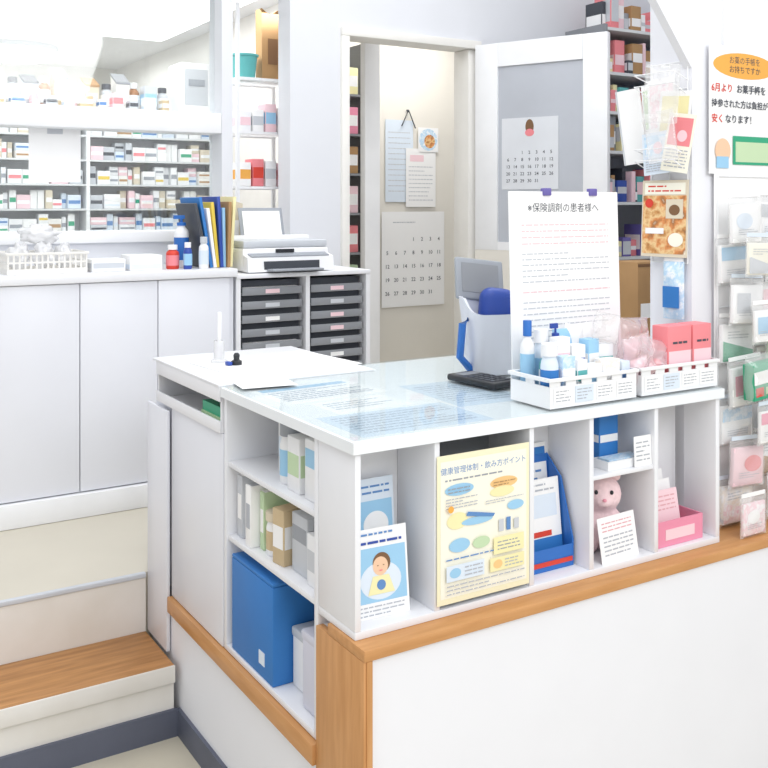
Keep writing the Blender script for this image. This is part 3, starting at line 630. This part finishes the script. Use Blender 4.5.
paper('health_poster', 'pale yellow health poster with blue heading and clouds taped across the second cubby', 'poster', W, H, (.306, -.0035, .646), R(0), R(0), [
    ('border', 'paperw', [('r', -.111, .111, .012, .288)]),
    ('heading', 'inkblue', [('t', '健康管理体制・飲み方ポイント', 0, .262, .0158, 'CENTER', .0)]),
    ('subtitle', 'grey', [('l', -.1, .06, .243, .254, 1, .0016)]),
    ('cloud', 'paleorange', [('e', .05, .226, .036, .012)]), ('cloud', 'paleyellow', [('e', .045, .208, .032, .011)]), ('cloud', 'paleyellow', [('e', -.07, .165, .026, .017)]),
    ('cloud', 'skyblue', [('e', -.065, .228, .036, .012)]), ('cloud', 'skyblue', [('e', -.02, .158, .04, .008)]), ('cloud', 'skyblue', [('e', -.065, .115, .026, .014)]), ('cloud', 'skyblue', [('e', .08, .175, .022, .010)]), ('cloud', 'palegreen', [('e', -.01, .112, .022, .012)]),
    ('bottle_drawing', 'lightgrey', [('r', .035, .048, .125, .150)]), ('bottle_drawing', 'inkblue', [('r', .055, .066, .125, .152)]), ('bottle_drawing', 'lightgrey', [('r', .075, .088, .125, .147)]),
    ('pencil_drawing', 'inkblue', [('p', [(-.05, .172), (.02, .160), (.025, .166), (-.045, .180)])]),
    ('paragraph', 'inklight', [('l', -.1, -.02, .19, .214, 4, .0013)]), ('paragraph', 'inklight', [('l', .0, .1, .186, .196, 2, .0013)]), ('paragraph', 'grey', [('l', -.095, -.04, .221, .235, 2, .0013)]), ('paragraph', 'brown', [('l', .02, .08, .22, .232, 2, .0013)]), ('paragraph', 'inkblue', [('l', -.1, .02, .084, .096, 1, .0014)]),
    ('panel', 'paleyellow', [('r', .02, .1, .080, .115)]), ('paragraph', 'grey', [('l', .03, .09, .086, .108, 3, .0012)]), ('panel', 'paperb', [('r', -.1, -.005, .046, .078)]), ('cloud', 'skyblue', [('e', -.078, .062, .014, .010)]), ('panel', 'paleyellow', [('r', .01, .1, .046, .074)]), ('cloud', 'paleorange', [('e', .03, .060, .012, .009)]),
    ('paragraph', 'inklight', [('l', -.055, -.01, .050, .074, 3, .0012)]), ('paragraph', 'inklight', [('l', .048, .095, .050, .070, 3, .0012)]), ('paragraph', 'inklight', [('l', -.1, .1, .018, .042, 3, .0012)]), ('mark', 'orange', [('e', -.09, .192, .007, .007)]),
], 'postercream')
t = T('brochure_holder', 'dark blue brochure holder with a red band in the middle cubby', 'brochure holder', (.53, .085, zb))
MB().prism([(-.04, 0), (.05, 0), (.05, .235), (.045, .235), (.045, .006), (-.035, .006), (-.04, .05)], 'x', -.078, .062).prism([(-.04, 0), (.05, 0), (.05, .235), (.0, .19), (-.04, .06)], 'x', .0622, .066).obj('holder', 'blue', t)
MB().box(-.077, .061, -.0425, -.0405, .012, .022).obj('red_band', 'red', t)
paper('brochure', 'tall white and blue brochure at the back of the dark blue holder', 'brochure', .125, .255, (.526, .108, zb+.008), 0, R(-6), [('band', 'boxblue', [('r', -.06, .06, .22, .245)]), ('paragraph', 'inkblue', [('l', -.045, .045, .06, .2, 8)])], 'paper', th=.003)
paper('brochure', 'shorter pale brochure with blue panel in front inside the dark blue holder', 'brochure', .12, .185, (.528, .070, zb+.008), 0, R(-6), [('picture', 'paperb', [('r', -.05, .05, .10, .15)]), ('band', 'boxblue', [('r', -.06, .06, .0, .055)]), ('paragraph', 'inklight', [('l', -.045, .045, .155, .178, 2)]), ('mark', 'red', [('r', -.055, .03, .058, .070)])], 'paper', th=.003)
carton('medicine_box', 'white box with strong blue front on the small upper cubby shelf', 'box', (.725, .09, .8425), .06, .05, .115, 'boxblue', 'white', b0=.45, b1=.6)
t = T('leaflet_dish', 'shallow white dish on the small upper cubby shelf', 'dish', (.735, .042, .8425))
MB().box(-.06, .06, -.025, .025, 0, .004).box(-.06, .06, -.025, -.022, .004, .02).box(-.06, .06, .022, .025, .004, .02).box(-.06, -.057, -.022, .022, .004, .02).box(.057, .06, -.022, .022, .004, .02).obj('dish', 'white', t)
MB().box(-.05, .05, -.018, .018, .0045, .022).obj('cards', 'photoblue', t)
paper('price_tag', 'small white card standing at the front edge of the upper cubby shelf', 'tag', .055, .07, (.779, .008, .8425), 0, R(-3), [('paragraph', 'inklight', [('l', -.022, .022, .01, .06, 5)])], th=.002)
paper('leaflet', 'white leaflet with pink print leaning in front of the plush toy', 'leaflet', .125, .10, (.712, .013, zb), R(4), R(-10), [('title', 'inkred', [('l', -.05, .05, .065, .09, 3)]), ('paragraph', 'inklight', [('l', -.05, .05, .012, .06, 5)])])
def remeshed(mb, voxel, name, m, par):
    o = mb.obj(name, m, par); md = o.modifiers.new('r', 'REMESH'); md.mode = 'VOXEL'; md.voxel_size = voxel; md.use_smooth_shade = True
    sm = o.modifiers.new('s', 'SMOOTH'); sm.iterations = 6
    dg = bpy.context.evaluated_depsgraph_get(); dg.update()
    me = bpy.data.meshes.new_from_object(o.evaluated_get(dg)); o.modifiers.clear(); o.data = me
    return o
t = T('plush_toy', 'pale pink plush animal sitting in the lower cubby behind a leaflet', 'plush toy', (.722, .086, zb), R(-35))
t.scale = (1.28, 1.0, 1.33)
remeshed(MB().blob((0, .005, .04), (.042, .034, .042)).blob((0, -.004, .1), (.036, .033, .034)).blob((0, -.032, .092), (.016, .013, .012)).blob((-.03, -.015, .045), (.014, .018, .012)).blob((.03, -.015, .045), (.014, .018, .012)).blob((-.025, -.024, .012), (.016, .02, .012)).blob((.025, -.024, .012), (.016, .02, .012)), .004, 'body', 'plush', t)
for s_ in (-1, 1):
    MB().blob((s_*.024, .0, .132), (.011, .006, .011)).obj('ear', 'plush', t)
    MB().blob((s_*.014, -.0345, .108), (.0035, .004, .004), sub=2).obj('eye', 'black', t)
MB().blob((0, -.045, .096), (.004, .004, .003), sub=2).obj('nose', 'pink', t)
t = T('pink_box', 'open pink box at the bottom of the last cubby', 'box', (.91, .06, zb))
w, dd, h = .16, .09, .06
MB().box(-w/2, w/2, -dd/2, dd/2, 0, .003).box(-w/2, w/2, -dd/2, -dd/2+.003, .003, h).box(-w/2, w/2, dd/2-.003, dd/2, .003, h).box(-w/2, -w/2+.003, -dd/2+.003, dd/2-.003, .003, h).box(w/2-.003, w/2, -dd/2+.003, dd/2-.003, .003, h).obj('box', 'hotpink', t)
MB().box(-.05, .05, -dd/2-.0012, -dd/2-.0002, .015, .04).obj('label', 'palepink', t)
for i in range(3):
    paper('leaflet', ['front pale pink leaflet standing in the open pink box', 'middle white leaflet standing in the open pink box', 'rear white leaflet standing in the open pink box'][i], 'leaflet', .10, .12+.018*i, (.89, .033+.018*i, zb+.0035), R(2*i), R(-10), [('paragraph', 'inkred', [('l', -.04, .04, .07, .11, 4)])], ['palepink', 'paper', 'paper'][i])

# ================================================================== SIDE BOOKCASE CONTENTS
zl = .3725
t = T('file_box', 'large blue storage box on the bottom shelf of the side bookcase', 'box', (.115, .49, zl))
MB().box(-.112, .112, -.117, .117, 0, .222, bev=.003).obj('body', 'boxblue', t)
MB().box(-.1115, .1115, -.1165, .1165, .2225, .230, bev=.002).obj('lid', 'boxblue', t)
MB().box(-.1136, -.1122, -.075, -.045, .03, .06).obj('sticker', 'paperb', t)
for i, (u, v, h) in enumerate(((.06, .225, .165), (.15, .225, .19), (.085, .322, .13))):
    t = T('storage_tin', ['tall lavender grey lidded tin at the front of the bottom bookcase shelf', 'tallest grey lidded tin behind the front tin', 'white lidded tin between the front tin and the blue box'][i], 'tin', (u, v, zl))
    MB().box(-.038, .038, -.043, .043, 0, h, bev=.008, seg=3).obj('body', ['lavender', 'lightgrey', 'white'][i], t)
    MB().box(-.04, .04, -.045, .045, h-.018, h+.004, bev=.006).obj('lid', ['lavender', 'grey', 'lightgrey'][i], t)
z2 = .6415
bk = [(.598, .030, .15, 'lightgrey', 'light grey', .10), (.562, .034, .12, 'warmwhite', 'cream', .12), (.525, .03, .145, 'paper', 'bright white', .09), (.490, .022, .135, 'palegreen', 'pale green', .11)]
for v, th, h, mk, w_, u in bk:
    o = tag(MB().box(-.08, .08, -th/2, th/2, 0, h, bev=.001).box(-.0805, -.079, -th*.35, th*.35, h*.3, h*.7, mi=1).box(-.076, .081, -th*.4, th*.4, .003, h+.0008, mi=1).obj('booklet_box', [mk, 'inklight' if mk in ('paper', 'white') else 'paper'], None, (u, v, z2)), f'{w_} booklet box standing on the middle shelf of the side bookcase', 'box')
bottle('paper_cup', 'white cup shaped tub with brown label on the middle bookcase shelf', 'tub', (.05, .447, z2), .026, .10, 'white', 'kraft', 'tan', .85)
carton('medicine_box', 'tall pale green box behind the white tub on the middle bookcase shelf', 'box', (.135, .447, z2), .07, .05, .145, 'palegreen', 'paper')
carton('medicine_box', 'tan box tilted beside the white tub on the middle bookcase shelf', 'box', (.06, .388, z2), .08, .045, .125, 'tan', 'paper', rz=R(8))
carton('medicine_box', 'white box with blue band at the back of the middle bookcase shelf', 'box', (.18, .39, z2), .08, .05, .15, 'white', 'boxblue')
carton('medicine_box', 'white box at the near end of the middle bookcase shelf', 'box', (.07, .215, z2), .09, .07, .11, 'white', 'lightgrey')
carton('medicine_box', 'light grey box beside the white box on the middle bookcase shelf', 'box', (.08, .305, z2), .09, .075, .13, 'lightgrey', 'grey', b0=.55, b1=.8)
z3 = .8215
carton('medicine_box', 'white box with sky blue band on the top bookcase shelf, nearest the corner', 'box', (.06, .225, z3), .07, .07, .13, 'white', 'skyblue', b0=.55, b1=.85)
carton('medicine_box', 'white box with pale green label on the top bookcase shelf', 'box', (.06, .315, z3), .07, .06, .12, 'white', 'palegreen')
bottle('pill_bottle', 'white bottle with grey cap on the top bookcase shelf', 'bottle', (.055, .385, z3), .026, .135, 'white', 'grey', 'skyblue', .8)
carton('medicine_box', 'tall white and tan box at the back of the top bookcase shelf', 'box', (.17, .40, z3), .08, .07, .145, 'white', 'kraft')
carton('medicine_box', 'grey box deep inside the top bookcase shelf', 'box', (.17, .29, z3), .09, .08, .14, 'lightgrey', 'paper')
carton('medicine_box', 'white box with pale blue label toward the far end of the top bookcase shelf', 'box', (.10, .46, z3), .06, .05, .12, 'white', 'paperb')

# ================================================================== PILLAR POSTER, LEAFLETS, HANGING PACKS
W, H = .30, .335
paper('wall_poster', 'white poster with orange oval heading and green panel taped to the pillar', 'poster', W, H, (1.099+W/2, .0865, 1.531), 0, 0, [
    ('heading_oval', 'orange', [('e', -.01, .285, .125, .034)]),
    ('heading', 'ink', [('t', 'お薬の手帳を', -.01, .291, .021, 'CENTER', .0)]), ('heading', 'ink', [('t', 'お持ちですか', -.01, .267, .021, 'CENTER', .0)]),
    ('lettering', 'red', [('t', '6月より', -.142, .215, .024, 'LEFT', .015)]), ('lettering', 'red', [('t', '安く', -.142, .135, .024, 'LEFT', .015)]),
    ('lettering', 'ink', [('t', 'お薬手帳を', -.045, .215, .024, 'LEFT', .015)]), ('lettering', 'ink', [('t', '持参された方は負担が', -.142, .175, .0225, 'LEFT', .015)]), ('lettering', 'ink', [('t', 'なります！', -.09, .135, .024, 'LEFT', .015)]),
    ('panel', 'green', [('r', -.06, .12, .025, .1)]), ('panel', 'palegreen', [('r', -.05, .11, .032, .085)]),
    ('picture', 'skin', [('e', -.1, .06, .03, .032)]), ('picture', 'skyblue', [('r', -.125, -.078, .015, .045)]),
], 'paper')
RZ = R(-90)
t = T('leaflet_rack', 'thin wire leaflet rack hanging on the end of the pillar above the counter', 'rack', (1.046, .17, 1.30))
mb = MB()
for y in (-.06, .0, .06): mb.tube([(0, y, 0), (0, y, .52)], .0018)
for z in (.0, .2, .235, .35, .45, .52): mb.tube([(0, -.06, z), (0, .06, z)], .0018)
for z in (.235, .43):
    mb.tube([(0, -.062, z), (-.06, -.066, z+.03), (-.06, .066, z+.03), (0, .062, z)], .0016)
    mb.tube([(0, -.062, z+.04), (-.06, -.066, z+.06), (-.06, .066, z+.06), (0, .062, z+.04)], .0016)
mb.obj('wire_frame', 'white', t)
paper('magazine', 'busy orange brown photo flyer hanging at the bottom of the pillar leaflet rack', 'magazine', .135, .2, (1.022, .17, 1.315), RZ+R(10), R(-3), [('photo', 'photo', [('r', -.064, .064, .008, .16)]), ('title', 'paperw', [('r', -.06, .06, .163, .193)]), ('title_text', 'red', [('l', -.05, .05, .166, .190, 2, .004)]), ('badge', 'paperw', [('e', .035, .045, .022, .018)]), ('caption', 'paper', [('r', -.055, .0, .06, .075)]), ('picture', 'kraft', [('r', .005, .055, .10, .15)]), ('picture', 'darkbrown', [('e', .03, .122, .016, .014)]), ('badge', 'red', [('e', -.045, .14, .012, .012)])], 'kraft', th=.003)
lf = [('white and pale yellow', 'paper', 'paleyellow', 1.018, .145, 1.545, .095, .20, 8, 4), ('pale pink printed', 'paper', 'photopink', 1.030, .175, 1.55, .09, .235, 3, -5), ('white and green', 'paper', 'palegreen', 1.036, .20, 1.56, .08, .22, -4, -10),
      ('cream and coral', 'paperw', 'coral', 1.010, .125, 1.535, .075, .15, 14, 9), ('pale blue', 'paperb', 'photoblue', 1.004, .175, 1.53, .08, .11, 6, -6)]
for ds, b_, p_, u, v, z, w, h, a, rl in lf:
    paper('leaflet', ds+' leaflet fanned out in the pillar leaflet rack', 'leaflet', w, h, (u, v, z), RZ+R(a), R(-3), [('picture', p_, [('r', -w*.42, w*.42, h*.45, h*.93)]), ('mark', 'palepink', [('e', w*.1, h*.62, w*.18, w*.2)]), ('paragraph', 'inklight', [('l', -w*.4, w*.4, h*.06, h*.4, 6, .0014)])], b_, roll=R(rl))
paper('folder_sheet', 'stiff plain white folder tilted out at the back of the pillar rack', 'folder', .07, .2, (1.02, .262, 1.56), RZ+R(15), R(4), [('edge', 'lightgrey', [('r', -.034, -.03, .0, .2)])], 'paper', th=.006, roll=R(-6))
tag(MB().pouch(.11, .15, .022, n=16, seed=3, amp=.5, fq=30).obj('clear_pouch', 'film', None, (.985, .15, 1.66), (0, R(5), RZ+R(5)), sharp=120), 'large clear plastic pouch at the top of the pillar rack', 'pouch')
tag(MB().pouch(.085, .13, .018, n=16, seed=13, amp=.5, fq=30).obj('clear_pouch', 'film', None, (.98, .13, 1.56), (0, R(-7), RZ+R(12)), sharp=120), 'small clear pouch hanging below the larger pouch on the pillar rack', 'pouch')
t = T('hanging_pouch', 'slim blue and white pack hanging under the photo flyer on the pillar end', 'pack', (1.034, .145, 1.155), rot=(0, 0, RZ+R(8)))
MB().pouch(.062, .15, .022, seed=91, amp=.3).obj('pouch', 'photoblue', t, sharp=60)
MB().box(-.024, .024, -.0145, -.0125, .03, .085).obj('label', 'boxblue', t)
MB().box(-.028, .028, -.001, .001, .149, .165).obj('header', 'paper', t)

t = T('display_strip', 'wire display strip with an added white board on the pillar front, hung with packs', 'display rack', (1.21, .0865, .625))
mb = MB()
for x in (-.08, .16): mb.tube([(x, -.002, 0), (x, -.002, .90)], .0025)
for z in (.12, .23, .34, .45, .56, .68, .90): mb.tube([(-.08, -.002, z), (.16, -.002, z)], .0022)
mb.obj('wire_frame', 'white', t)
MB().box(-.09, .24, .0008, .0028, 0, .92, bev=.0005).obj('added_backing', 'paper', t)  # white board added to keep the shaded gaps between packs bright
def pack(label, x, z, w, h, th, card, acc, y, seed, rz=0, roll=0, style=0):
    t = T('hanging_pack', label, 'hanging pack', (x, y, z), rot=(0, roll, rz))
    rnd = random.Random(seed)
    MB().pouch(w, h, th, n=18, seed=seed, amp=.35, fq=26).obj('pouch', 'film', t, sharp=120)
    MB().box(-w*.42, w*.42, -th*.2, th*.2, 0, h*.80, bev=.003).obj('contents', card, t, (0, 0, h*.05))
    yy = -th*.2-.0012; mb = MB()
    sh = {0: [('e', rnd.uniform(-.12, .12)*w, h*.5, w*.24, h*.17)], 1: [('r', -w*.40, w*.40, h*.52, h*.80)], 2: [('r', -w*.34, w*.05, h*.26, h*.68)], 3: [('p', [(-w*.4, h*.08), (w*.4, h*.08), (w*.4, h*.30), (-w*.4, h*.5)])]}[style]
    marks(mb, sh, yy, rnd)
    mb.obj('picture', acc, t, norm=False)
    mb = MB(); marks(mb, [('l', -w*.28, w*.28, h*(.20 if style != 3 else .54), h*(.34 if style != 3 else .72), 3, .0018)], yy-.0004, rnd); mb.obj('paragraph', 'inklight', t, norm=False)
    MB().box(-w*.45, w*.45, -.001, .001, h, h+.010).obj('header', rnd.choice(['paper', 'paper', 'paperb']), t)
NR = 8
ls = [('photomix', 'photopink', 3), ('palepink', 'coral', 0), ('paper', 'photoblue', 1), ('paper', 'hotpink', 2), ('paper', 'green', 3), ('paper', 'lightgrey', 2), ('paper', 'skyblue', 1), ('paper', 'paperb', 0)]
rs_ = [('paper', 'coral', 0), ('paper', 'brown', 3), ('photoblue', 'paper', 0), ('palepink', 'hotpink', 1), ('palegreen', 'paper', 0), ('paper', 'palepink', 2), ('paper', 'teal', 3), ('paper', 'lightgrey', 1)]
for i in range(NR):
    z = .624 + i*.1035
    for c_, xx, sp in ((0, 1.174, ls), (1, 1.318, rs_)):
        cd_, ac, st = sp[i]
        pack(f'large clear pack in the {["left","right"][c_]} column of the pillar display strip, {words[i]} from the bottom', xx, z+.004*c_, .140, .122, .030, cd_, ac, .064-.032*((i+c_) % 2), i*2+c_, R(3*math.sin(i*3+c_)), R(3*math.sin(i*1.7+c_*2)), st)
t = T('green_box', 'green and white box in a clear bag hanging at mid-height on the display strip', 'box', (1.178, -.014, .965), rot=(0, R(-3), R(5)))
MB().box(-.058, .058, -.016, .016, 0, .09, bev=.002).obj('body', 'green', t)
MB().box(-.0575, .05, -.0175, -.0162, .040, .072).obj('panel', 'paper', t)
MB().box(-.052, -.02, -.0178, -.0162, .010, .032).obj('mark', 'red', t)
MB().box(-.01, .045, -.0175, -.0162, .012, .030).obj('print', 'palegreen', t)
MB().pouch(.14, .12, .05, n=16, seed=77, amp=.3, fq=30).obj('clear_bag', 'film', t, (0, 0, -.008), sharp=120)
for i, (x, z, c_, a_, lb) in enumerate([(1.14, .622, 'photopink', 'paper', 'small pink pack standing before the bottom packs'), (1.20, .845, 'paper', 'hotpink', 'small white pack with pink mark hung below the green box'), (1.19, 1.10, 'paper', 'skyblue', 'small white pack with blue mark hung just above the green box'), (1.16, 1.27, 'paperw', 'lightgrey', 'small cream pack hung in front near the strip top')]):
    pack(lb, x, z, .10, .10, .022, c_, a_, -.016, 60+i, R(5*math.sin(i*2)), R(4*math.sin(i*3)), i % 4)

# ================================================================== LIGHT
wd = bpy.data.worlds.new('World'); sc.world = wd; wd.use_nodes = True
bg = wd.node_tree.nodes['Background']; bg.inputs['Color'].default_value = (.97, .98, 1, 1); bg.inputs['Strength'].default_value = .79
def area(x, y, z, sx, sy, pw, col=(.98, .99, 1), rot=(0, 0, 0)):
    l = bpy.data.lights.new('area_light', 'AREA'); l.shape = 'RECTANGLE'; l.size = sx; l.size_y = sy; l.energy = pw; l.color = col
    o = bpy.data.objects.new('area_light', l); COL.objects.link(o); o.location = (x, y, z); o.rotation_euler = rot
area(-.4, -.6, 3.0, 2.6, 2.2, 24)
area(.2, -3.2, 3.0, 3.0, 1.6, 70, rot=(R(38), 0, 0))  # added key light behind the camera, tilted to brighten the counter front
area(1.2, 1.2, 3.0, 1.8, 1.2, 20)
area(-1.0, 1.5, 3.0, 1.4, 1.2, 8)
area(.2, 2.62, 2.40, 1.8, .3, 13, rot=(R(42), 0, 0))  # added lamp tilted at the medicine shelves to lift their dark backs
area(.2, 4.9, 2.44, 1.8, .8, 16)
area(2.2, 2.95, 2.58, .8, .5, 10, (1, .985, .96))

# ================================================================== CAMERA
cd = bpy.data.cameras.new('Camera'); cam = bpy.data.objects.new('Camera', cd); COL.objects.link(cam)
cam.location = CAM; cam.rotation_euler = (R(90), 0, -math.atan2(.5245, .8515))
cd.sensor_width = 36; cd.lens = 971*36/768; cd.shift_y = -(384-205)/768; cd.clip_start = .05
sc.camera = cam
sc.view_settings.view_transform = 'Standard'
